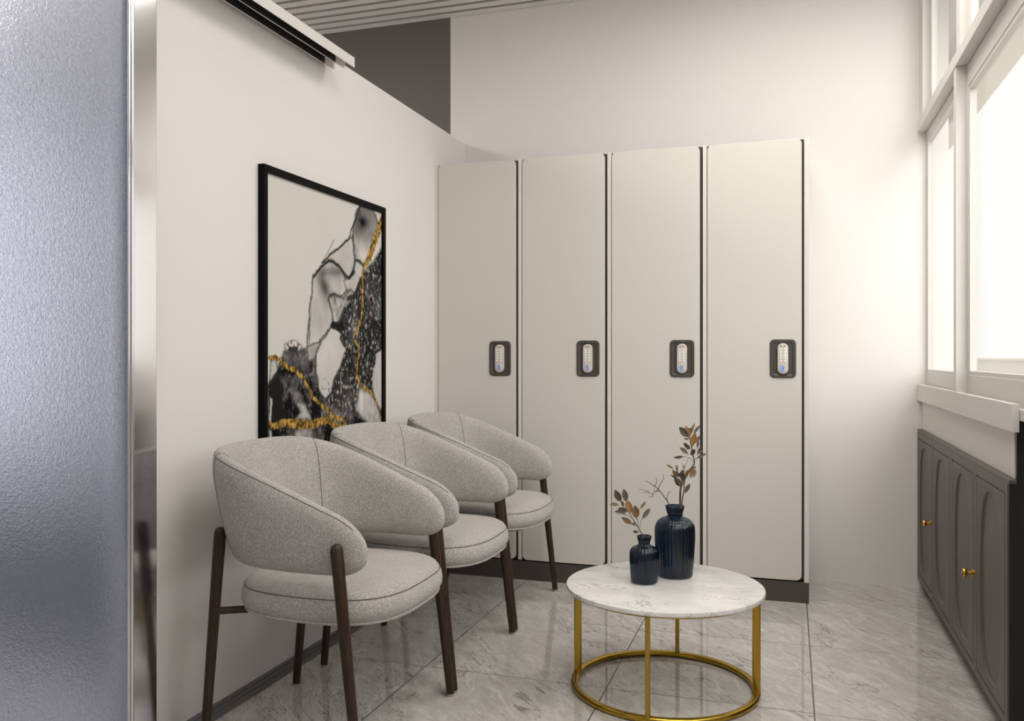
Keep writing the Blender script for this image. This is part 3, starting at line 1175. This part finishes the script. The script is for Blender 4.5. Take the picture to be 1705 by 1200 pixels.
# bare twig in the tall vase
tw = [
    ([(1127, 930, 0.0), (1122, 880, -0.004)] + S((800, 1060, -0.005), (770, 1000, -0.005), (690, 890, -0.01), (630, 840, -0.01), (570, 800, -0.015), (522, 775, -0.02)), 0.0022, 0.0009),
    (S((778, 1005, -0.005), (785, 950, 0.01), (805, 915, 0.02), (833, 906, 0.02)), 0.0013, 0.0007),
    (S((675, 880, -0.01), (700, 820, 0.0), (740, 750, 0.015), (733, 697, 0.02)), 0.0013, 0.0007),
    (S((632, 845, -0.01), (660, 790, -0.02), (650, 737, -0.03)), 0.0012, 0.0007),
    (S((700, 900, -0.01), (640, 905, 0.01), (610, 935, 0.015), (560, 915, 0.02), (500, 885, 0.03), (445, 880, 0.03)), 0.0012, 0.0006),
    (S((612, 930, 0.015), (608, 968, 0.01), (568, 960, 0.0)), 0.0012, 0.0006),
    (S((570, 918, 0.02), (540, 880, 0.03)), 0.0009, 0.0006),
    (S((545, 910, 0.02), (495, 922, 0.02)), 0.0009, 0.0006),
    (S((675, 882, -0.01), (635, 905, 0.0), (632, 860, -0.005)), 0.0011, 0.0007),
]
branch('bare_twig', 'bare forked twig leaning left out of the tall blue vase', tw, None, d1, False, PV1 + Vector((0, 0, 0.03)))

# short leafy branch in the small vase, read from two close views


def cv(x, y):
    return 1020 + x * 170 / 1133, 820 + y * 180 / 1200


def LV(xb, yb, xt, yt, hw, tone, dd=0.0):
    ub, vb = cv(xb, yb); ut, vt = cv(xt, yt)
    return (ub, vb, ut, vt, hw * 170 / 1133, tone, dd)


def SV(*pts):
    out = []
    for p in pts:
        u, v = cv(p[0], p[1])
        out.append((u, v, p[2] if len(p) > 2 else 0.0))
    return out


st2 = [
    (SV((375, 950, 0.01), (365, 800, 0.0), (350, 600, -0.004), (340, 500, -0.004), (295, 405, -0.01), (230, 300, -0.01), (170, 205, -0.01), (110, 130, -0.015), (70, 60, -0.02)), 0.0026, 0.0009),
    (SV((285, 390, -0.01), (275, 300, 0.01), (265, 290, 0.015)), 0.0008, 0.0006),
    (SV((300, 400, -0.01), (310, 340, 0.02), (322, 300, 0.03)), 0.0008, 0.0006),
    (SV((275, 380, -0.01), (240, 360, -0.03), (205, 350, -0.03)), 0.0008, 0.0006),
    (SV((215, 280, -0.01), (180, 265, 0.0), (150, 250, 0.0)), 0.0008, 0.0006),
    (SV((300, 425, -0.01), (275, 425, -0.02), (255, 430, -0.02)), 0.0008, 0.0006),
]
lv2 = [
    LV(95, 110, 25, -30, 36, 0.25, -0.02), LV(150, 110, 125, -40, 33, 0.15, 0.0), LV(75, 135, -30, 130, 20, 0.55, -0.03), LV(205, 240, 165, 85, 36, 0.95, 0.01),
    LV(160, 215, 20, 210, 22, 0.15, -0.02), LV(170, 210, 55, 175, 27, 0.35, -0.01), LV(150, 250, 60, 190, 14, 0.2, 0.0), LV(225, 355, 95, 270, 26, 0.55, -0.03), LV(265, 300, 250, 140, 42, 0.55, 0.015),
    LV(300, 185, 368, 102, 16, 0.6, 0.02), LV(322, 300, 415, 172, 25, 0.08, 0.03), LV(290, 440, 218, 430, 16, 0.25, -0.02), LV(120, 160, 100, 90, 18, 0.3, 0.0),
    LV(150, 170, 165, 95, 16, 0.2, 0.02), LV(255, 350, 215, 345, 16, 0.3, 0.0),
]
branch('dried_branch', 'shorter dried branch with brown leaves standing in the small blue vase', st2, lv2, d2, True, PV2 + Vector((0, 0, 0.02)))

# ------------------------------------------------------------------ armchairs
CHX = -1.30
CH_Y = [2.270, 2.922, 3.576]
ZB = 0.523


def ztop(x):
    k = 0.05
    s = (x + 0.243) / k
    return 0.856 - 0.415 * k * math.log1p(math.exp(min(s, 40)))


def plan(s):
    """mid-line of the shell, s in [-1, 1]; returns x, y"""
    a, bq = 0.257, 0.276           # rear semi-axes
    arm = 0.252                    # straight arm length
    q = 1.03 * PI / 2 * (a + bq) / 2
    tot = q + arm
    d = abs(s) * tot
    sg = 1 if s >= 0 else -1
    if d < q:
        ph = PI / 2 * d / q
        e = 2 / 3.0
        return -0.0 - a * math.cos(ph) ** e, sg * bq * math.sin(ph) ** e
    f = (d - q)
    return f, sg * (bq - 0.012 * (f / arm) ** 2)


def make_chair():
    t = thing('armchair', '', 'armchair', (CHX, CH_Y[0], 0), 'grey armchairs along the left wall')
    # ---- backrest shell
    NS, NP = 97, 28
    ss = [-1 + 2 * i / (NS - 1) for i in range(NS)]
    # denser sampling at the arm tips
    ss = [math.copysign(1 - (1 - abs(s)) ** 1.45, s) if s else 0.0 for s in ss]
    P = [Vector((*plan(s), 0)) for s in ss]
    L = [0.0]
    for a, c in zip(P[:-1], P[1:]):
        L.append(L[-1] + (c - a).length)
    tot = L[-1]
    rend = 0.085
    T = 0.072
    rings = []
    tops, insides, outs = [], {}, {}
    surf = []
    for i, p in enumerate(P):
        tg = (P[min(i + 1, NS - 1)] - P[max(i - 1, 0)]).normalized()
        nrm = Vector((tg.y, -tg.x, 0))      # outward
        if nrm.dot(p - Vector((0.05, 0, 0))) < 0:
            nrm = -nrm
        d = min(L[i], tot - L[i])
        k = 1.0
        if d < rend:
            k = math.sqrt(max(0.0, 1 - (1 - d / rend) ** 2))
        kk = max(k, 0.03)
        zt, zb = ztop(p.x), ZB
        zm = (zb + zt) / 2 - 0.004 * (1 - k)
        hh = (zt - zb) / 2 * kk ** 0.78
        th = T / 2 * (0.9 + 0.1 * math.cos(PI * min(1, abs(ss[i])))) * kk ** 0.75
        ring = []
        r = th
        for j in range(NP):
            a = 2 * PI * j / NP
            ca, sa = math.cos(a), math.sin(a)
            # tall superellipse-capsule
            ex = 0.72
            n_ = th * math.copysign(abs(ca) ** ex, ca)
            z_ = hh * math.copysign(abs(sa) ** 0.92, sa)
            # capsule: keep straight sides
            if hh > th:
                zc = (hh - th * 1.25)
                cx_ = th * math.copysign(abs(ca) ** 0.86, ca)
                z_ = math.copysign(1, sa) * zc * (abs(sa) ** 0.45 if abs(sa) < 0.35 else abs(0.35) ** 0.45 + (1 - 0.35 ** 0.45) * (abs(sa) - 0.35) / 0.65) + th * 1.25 * sa if abs(sa) > 1e-6 else 0
                n_ = cx_
            z = zm + z_
            # lean: shell widens towards the top at the rear
            rear = max(0.0, min(1.0, (0.05 - p.x) / 0.25))
            sc = 1 + (0.21 * rear + 0.03) * ((z - ZB) / 0.32 - 0.6)
            q = Vector((p.x * (sc if p.x < 0 else 1), p.y * (1 + (sc - 1) * 0.75), 0)) + nrm * n_
            ring.append(Vector((q.x, q.y, z)))
        rings.append(ring)
        surf.append(ring)
    b = BM()
    loops(b, rings)
    back = obj('backrest', b, M['fabric'], t, 70)
    # seams: along the crest, and two cross seams beside the back centre
    b = BM()
    jt = NP // 4
    crest = [surf[i][jt - 2] + Vector((0, 0, 0.0003)) for i in range(6, NS - 6)]
    tube(b, crest, 0.0011, 6)
    for target in (-0.385, 0.385):
        inner = []
        js = list(range(jt - 2, NP // 4 + NP // 2 + 1))
        for c_, j in enumerate(js):
            want = math.copysign(0.325 + 0.075 * c_ / (len(js) - 1), target)
            i1 = next(q for q in range(1, NS) if ss[q] >= want)
            f_ = (want - ss[i1 - 1]) / (ss[i1] - ss[i1 - 1])
            inner.append(surf[i1 - 1][j].lerp(surf[i1][j], f_))
        tube(b, smooth_path(inner, 3), 0.0011, 6)
    for want in (-0.33, 0.33):
        i1 = min(range(NS), key=lambda q: abs(ss[q] - want))
        tube(b, [surf[i1][j] for j in range(jt - 2, -jt + 1, -1)], 0.0011, 6)
    obj('seam', b, M['seam'], back, 60)
    # ---- seat cushion
    A, B_, CX, E = 0.264, 0.274, 0.042, 2 / 3.1

    def seat_ring(ins, z, n=72, crown=0.0):
        out = []
        for i in range(n):
            a = 2 * PI * i / n
            ca, sa = math.cos(a), math.sin(a)
            aa = A - ins
            x = CX + aa * math.copysign(abs(ca) ** E, ca)
            bb = (B_ - ins) * (1 - 0.06 * max(0.0, (CX - x) / A))     # slightly narrower behind
            y = bb * math.copysign(abs(sa) ** E, sa)
            out.append((x, y, z))
        return out
    SZ = 0.0
    pr = [(0.10, 0.3875), (0.03, 0.3865), (0.016, 0.3895), (0.008, 0.397), (0.001, 0.411), (0.0, 0.426), (0.003, 0.443), (0.0075, 0.4535),
          (0.009, 0.4555), (0.0105, 0.459), (0.017, 0.469), (0.030, 0.477), (0.055, 0.4830), (0.10, 0.4870), (0.16, 0.4885), (0.23, 0.489)]
    b = BM()
    loops(b, [seat_ring(i_, z_) for i_, z_ in pr])
    seat = obj('seat', b, M['fabric'], t, 70)
    b = BM(); tube(b, seat_ring(0.0078, 0.4555), 0.0014, 6, True)
    obj('seam', b, M['seam'], seat, 60)
    b = BM(); tube(b, seat_ring(0.0115, 0.3905), 0.0042, 8, True)
    obj('piping', b, M['fabric'], seat, 60)
    b = BM()
    loops(b, [seat_ring(0.05, 0.374), seat_ring(0.048, 0.386)])
    obj('seat_base', b, M['seam'], t)
    # ---- legs
    for sx in (1, -1):
        for sy in (-1, 1):
            if sx > 0:
                top, foot = Vector((0.187, sy * 0.306, 0.600)), Vector((0.254, sy * 0.311, 0.009))
            else:
                top, foot = Vector((-0.218, sy * 0.240, 0.607)), Vector((-0.272, sy * 0.236, 0.009))
            ax = (top - foot)
            pts, rads = [], []
            for k in range(9):
                s = k / 8
                pts.append(foot + ax * s)
                rads.append(0.0128 + 0.0042 * s)
            rr = rads[-1]
            dirn = ax.normalized()
            for a in (30, 55, 75, 88):
                pts.append(top + dirn * rr * math.sin(math.radians(a)))
                rads.append(max(0.0006, rr * math.cos(math.radians(a))))
            b = BM(); tube(b, pts, rads, 18)
            lg = obj('leg', b, M['wood'], t, 50)
            b = BM(); tube(b, [Vector((foot.x, foot.y, 0.0003)), Vector((foot.x, foot.y, 0.0088))], 0.0118, 16)
            obj('foot_glide', b, M['glide'], lg, 40)
            # stretcher from the leg to the seat base
            s = (0.386 - foot.z) / ax.z
            p0 = foot + ax * s
            p1 = Vector((0.02 + 0.25 * (p0.x - 0.02), p0.y * 0.3, 0.379))
            b = BM(); tube(b, [p0, p0.lerp(p1, 0.5) + Vector((0, 0, -0.004)), p1], [0.0105, 0.0105, 0.0100], 12)
            obj('stretcher', b, M['wood'], t, 50)
    return t


ch = make_chair()
chl = ['grey upholstered armchair nearest the frosted glass door', 'grey upholstered armchair in the middle of the three along the left wall',
       'grey upholstered armchair nearest the lockers']
ch['label'] = chl[0]
for i in (1, 2):
    dup(ch, (CHX, CH_Y[i], 0), chl[i])

# ------------------------------------------------------------------ framed painting
PX = XW + 0.026
PY0, PY1, PZ0, PZ1 = 2.509, 3.431, 0.62, 1.758
BW = 0.026
t = thing('framed_painting', 'tall abstract ink painting with gold veins in a black frame', 'painting', (XW, (PY0 + PY1) / 2, PZ0))
off = Vector(t.location)


def pbox(b, *a, **k):
    x0, x1, y0, y1, z0, z1 = a
    box(b, x0 - off.x, x1 - off.x, y0 - off.y, y1 - off.y, z0 - off.z, z1 - off.z, **k)


b = BM()
pbox(b, XW + 0.0005, PX, PY0, PY0 + BW * 0.8, PZ0, PZ1)
pbox(b, XW + 0.0005, PX, PY1 - BW, PY1, PZ0, PZ1)
pbox(b, XW + 0.0005, PX, PY0 + BW * 0.8, PY1 - BW, PZ1 - BW, PZ1)
pbox(b, XW + 0.0005, PX, PY0 + BW * 0.8, PY1 - BW, PZ0, PZ0 + BW)
obj('frame', b, M['frame_black'], t)

# painted canvas: pigment laid over a fine grid
cy0, cy1, cz0, cz1 = PY0 + BW * 0.8, PY1 - BW, PZ0 + BW, PZ1 - BW
NY, NZ = 210, 300
yy = np.linspace(cy0, cy1, NY)
zz = np.linspace(cz0, cz1, NZ)
Y, Zg = np.meshgrid(yy, zz)
XPc = XW + 0.017
# canvas position of every grid point in the reading frame of the close views
den = XPc * (-math.sin(TH)) + Y * math.cos(TH)
U = 852.5 + FPX * (XPc * math.cos(TH) + Y * math.sin(TH)) / den
V = V0 - FPX * (Zg - CAMH) / den


def nz(scale_y, scale_z, seed, octv=4, warp=0.0):
    out = np.empty(Y.shape)
    for r in range(NZ):
        for c in range(NY):
            p = Vector((yy[c] * scale_y + seed * 7.3, zz[r] * scale_z - seed * 3.1, seed))
            out[r, c] = noise.fractal(p, 0.8, 2.1, octv)
    return out


n_big = nz(7, 5, 1.0, 4)
n_mid = nz(22, 16, 2.0, 4)
n_fin = nz(75, 55, 3.0, 4)
n_w1 = nz(10, 8, 5.0, 3)
n_w2 = nz(10, 8, 6.0, 3)
Uw = U + n_w1 * 3.0 + n_fin * 0.8
Vw = V + n_w2 * 5.0 + n_fin * 1.2
ku, kv = 1.0, 0.6      # picture foreshortening: measure distance in a fairer metric


def sd(poly):
    """signed distance (negative inside) to polygon in photo pixels, on the warped grid"""
    px = np.array([p[0] for p in poly]) * ku
    py = np.array([p[1] for p in poly]) * kv
    X, Yq = Uw * ku, Vw * kv
    ins = np.zeros(X.shape, bool)
    dm = np.full(X.shape, 1e9)
    n = len(px)
    for i in range(n):
        j = (i + 1) % n
        x1, y1, x2, y2 = px[i], py[i], px[j], py[j]
        cond = ((y1 > Yq) != (y2 > Yq)) & (X < (x2 - x1) * (Yq - y1) / (y2 - y1 + 1e-12) + x1)
        ins ^= cond
        tt = np.clip(((X - x1) * (x2 - x1) + (Yq - y1) * (y2 - y1)) / ((x2 - x1) ** 2 + (y2 - y1) ** 2 + 1e-9), 0, 1)
        dm = np.minimum(dm, np.hypot(X - x1 - tt * (x2 - x1), Yq - y1 - tt * (y2 - y1)))
    return np.where(ins, -dm, dm)


def dist_line(pts, widths, wob=0.0):
    X, Yq = U * ku + n_mid * wob, V * kv + n_w2 * wob
    dm = np.full(X.shape, 1e9)
    for i in range(len(pts) - 1):
        x1, y1 = pts[i][0] * ku, pts[i][1] * kv
        x2, y2 = pts[i + 1][0] * ku, pts[i + 1][1] * kv
        tt = np.clip(((X - x1) * (x2 - x1) + (Yq - y1) * (y2 - y1)) / ((x2 - x1) ** 2 + (y2 - y1) ** 2 + 1e-9), 0, 1)
        wd = widths[i] + (widths[i + 1] - widths[i]) * tt
        dm = np.minimum(dm, np.hypot(X - x1 - tt * (x2 - x1), Yq - y1 - tt * (y2 - y1)) - wd)
    return dm


def sm(x, a, c):
    tq = np.clip((x - a) / (c - a), 0, 1)
    return tq * tq * (3 - 2 * tq)


def A1(*pts):
    return [(440 + x * 210 / 1096, 330 + y * 230 / 1200) for x, y in pts]


def A2(*pts):
    return [(440 + x * 210 / 1260, 540 + y * 200 / 1200) for x, y in pts]


tone = np.full(Y.shape, 0.60) + n_big * 0.008


def wash(poly, val, soft, mod=0.0, edge=None, ew=1.2):
    global tone
    d = sd(poly)
    a = 1 - sm(d, -soft, soft)
    tone = tone * (1 - a) + np.clip(val + mod, 0.006, 0.7) * a
    if edge is not None:
        e = np.exp(-(d / ew) ** 2)
        tone = tone * (1 - e * edge) + 0.012 * e * edge
    return d


speck = np.clip(n_fin * 1.0 + n_mid * 0.35, -1, 1)
# pale washes with inked rims
wash(A1((740, 350), (640, 430), (500, 560), (560, 540), (650, 580), (740, 690), (790, 620), (870, 590), (900, 500), (780, 330)), 0.50, 1.0, n_big * 0.10, 0.75)
wash(A1((800, 120), (830, 70), (930, 78), (975, 170), (995, 240), (960, 330), (900, 500), (860, 585), (790, 530), (770, 330), (785, 200)), 0.27, 1.0,
     n_big * 0.24 + 0.20 * sm(V, 385, 430) - 0.07 - 0.14 * np.exp(-((U - 608) / 9) ** 2 - ((V - 372) / 12) ** 2), 0.8)
dC = wash(A1((430, 690), (490, 590), (560, 545), (650, 590), (720, 680), (735, 780), (690, 830), (580, 850), (560, 900), (600, 1100), (520, 1190), (440, 1290), (385, 1290), (393, 950), (415, 770)),
          0.50, 1.0, n_big * 0.16 - 0.45 * np.exp(-((U - 540 - (V - 475) * 0.25) / 9) ** 2 - ((V - 478) / 24) ** 2) - 0.22 * np.exp(-((V - 452) / 9) ** 2) * sm(U, 525, 540), 0.9, 1.5)
wash(A1((700, 690), (740, 690), (800, 545), (870, 590), (840, 700), (780, 850), (730, 790)), 0.47, 1.2, n_big * 0.15, 0.6)
wash(A1((555, 890), (600, 840), (700, 850), (750, 790), (790, 830), (700, 1000), (640, 1100), (600, 1110)), 0.36, 1.2, n_mid * 0.25 + speck * 0.1, 0.8)
# lower dark mass and the granulated slope on the right
DK = 0.02
wash(A2((40, 600), (90, 520), (140, 430), (190, 275), (320, 275), (430, 215), (570, 165), (640, 240), (1180, 240), (1180, 1250), (40, 1300)), DK + 0.01, 1.5,
     np.clip(n_big - 0.05, -0.3, 0.6) * 0.22 + np.clip(speck - 0.12, 0, 1) * 0.26, 0.6)
wash(A1((1030, 380), (960, 520), (880, 610), (840, 690), (790, 850), (700, 960), (650, 1090), (600, 1120), (640, 1220), (760, 1230), (1030, 1230)), 0.018, 2.2,
     np.clip(speck - 0.14, 0, 1) * 0.62 + np.clip(n_big - 0.1, 0, 1) * 0.12)
wash(A2((850, 0), (820, 200), (700, 500), (600, 760), (860, 900), (1000, 660), (1080, 640), (1110, 480), (1180, 240), (1180, 0)), 0.018, 2.0,
     np.clip(speck - 0.14, 0, 1) * 0.62 + np.clip(n_big - 0.1, 0, 1) * 0.10)
wash(A2((60, 560), (140, 440), (200, 620), (200, 850), (260, 960), (70, 980)), 0.014, 4.0)
wash(A2((440, 215), (570, 168), (530, 290), (515, 350), (440, 360)), 0.36, 1.0, n_mid * 0.12, 0.5)
wash(A2((200, 300), (400, 290), (430, 400), (330, 440), (200, 380)), 0.10, 6.0, n_mid * 0.1 + speck * 0.06)
wash(A2((300, 490), (400, 530), (430, 720), (380, 830), (320, 780), (200, 740), (240, 580)), 0.10, 6.0, n_mid * 0.14 + speck * 0.08)
wash(A2((60, 350), (110, 340), (135, 440), (60, 560)), 0.48, 1.0, 0.0, 0.8)
wash(A2((200, 200), (260, 170), (380, 200), (400, 240), (300, 278), (200, 262)), 0.42, 1.2, np.sign(speck) * 0.24, 0.5)
wash(A2((690, 15), (580, 160), (525, 330), (515, 470), (540, 620), (600, 750), (655, 700), (690, 560), (760, 420), (815, 230), (790, 110)), 0.55, 1.2,
     n_big * 0.05 - np.clip(speck, 0, 1) * 0.9 * sm(V, 615, 668), 0.75)
wash(A2((1120, 280), (1190, 260), (1190, 900), (1130, 790), (1075, 650), (1095, 500)), 0.52, 1.5, n_big * 0.08)
wash(A2((950, 660), (1060, 690), (1130, 800), (1165, 960), (1060, 985), (970, 920), (910, 850)), 0.48, 3.5, n_mid * 0.2 + n_big * 0.15)
wash(A2((340, 800), (410, 830), (470, 960), (320, 940), (380, 900)), 0.45, 3.0, n_mid * 0.15)
wash(A2((300, 1060), (480, 1050), (500, 1230), (300, 1230)), 0.38, 4.0, n_mid * 0.3)
wash(A2((55, 730), (80, 760), (75, 960), (55, 960)), 0.5, 1.0)
wash(A2((55, 1040), (75, 1060), (80, 1230), (55, 1230)), 0.5, 1.0)
wash(A2((700, 860), (790, 840), (820, 930), (740, 1000)), 0.16, 3.0, speck * 0.3)
# ink lines
for pts, wd in (
    (A1((500, 560), (640, 440), (740, 350), (760, 260), (790, 190), (830, 70)), 0.9), (A1((775, 320), (775, 450), (785, 560)), 0.9),
    (A1((430, 690), (490, 600), (560, 545), (650, 590), (735, 690), (780, 620), (785, 540), (830, 540), (860, 580)), 1.1),
    (A1((505, 545), (570, 440), (605, 365)), 0.35), (A1((735, 690), (780, 640)), 1.8), (A1((730, 870), (790, 850), (840, 700)), 2.6),
    (A1((600, 1110), (660, 1080), (700, 960)), 3.0), (A2((690, 10), (740, 30), (780, 15)), 4.0), (A2((770, 130), (800, 190)), 3.0),
    (A2((450, 0), (450, 190)), 0.6), (A2((1060, 60), (1050, 240), (980, 380)), 1.6), (A2((1040, 640), (1085, 640)), 0.8),
    (A2((255, 250), (320, 250)), 2.2),
):
    dl = dist_line(pts, [wd] * len(pts), 1.2)
    a = 1 - sm(dl, -0.5, 0.7)
    tone = tone * (1 - a * 0.9) + 0.012 * a * 0.9
tone = np.clip(tone, 0.006, 0.66)
col = np.stack([tone, tone * 0.955, tone * 0.905], -1)
# gold veins
goldm = np.zeros(Y.shape)
for pts, wd in (
    (A1((1030, 170), (990, 290), (950, 400), (910, 520), (865, 600), (852, 680), (855, 900), (840, 1050), (795, 1195)), [4, 4.2, 4.4, 3.6, 1.9, 1.5, 1.3, 1.3, 1.2]),
    (A2((950, 0), (910, 90), (905, 170), (955, 240), (940, 330), (925, 450), (930, 540), (980, 620), (1060, 680), (1120, 770), (1170, 920)), [1.3, 1.2, 1.2, 1.3, 1.1, 1.3, 1.5, 1.7, 1.8, 1.5, 1.2]),
    (A2((50, 335), (110, 325), (170, 370), (240, 430), (300, 450), (400, 540), (450, 650), (490, 730), (600, 830), (680, 910), (770, 935), (815, 985), (790, 1010)), [2.2, 2.4, 2.2, 2.2, 2.4, 2.2, 1.9, 1.9, 2.0, 2.0, 2.0, 1.6, 1.4]),
    (A2((50, 985), (90, 1020), (180, 985), (290, 985), (380, 1000), (480, 1000), (590, 965), (640, 950), (690, 990), (760, 1040)), [2.4, 3, 3.8, 4.8, 4.8, 4.4, 3.6, 3.2, 4.0, 4.2]),
):
    dl = dist_line(pts, wd, 0.8)
    a = 1 - sm(dl, -0.5, 0.5)
    gt = np.clip(0.55 + 1.1 * n_fin + 0.3 * n_mid, 0.12, 1.15)[..., None]
    gc = np.array([0.60, 0.36, 0.085]) * gt
    col = col * (1 - a[..., None]) + gc * a[..., None]
    goldm = np.maximum(goldm, a)
b = BM()
lc = b.verts.layers.float_color.new('ink')
lg_ = b.verts.layers.float.new('gold')
gv = []
for r in range(NZ):
    row = []
    for c in range(NY):
        v_ = b.verts.new((XPc - off.x, yy[c] - off.y, zz[r] - off.z))
        v_[lc] = (*[float(q) for q in col[r, c]], 1.0)
        v_[lg_] = float(goldm[r, c])
        row.append(v_)
    gv.append(row)
for r in range(NZ - 1):
    for c in range(NY - 1):
        b.faces.new((gv[r][c], gv[r][c + 1], gv[r + 1][c + 1], gv[r + 1][c]))
obj('canvas', b, M['art'], t)
b = BM()
pbox(b, XW + 0.001, XPc - 0.001, cy0 - 0.004, cy1 + 0.004, cz0 - 0.004, cz1 + 0.004)
obj('backing_board', b, M['frame_black'], t)
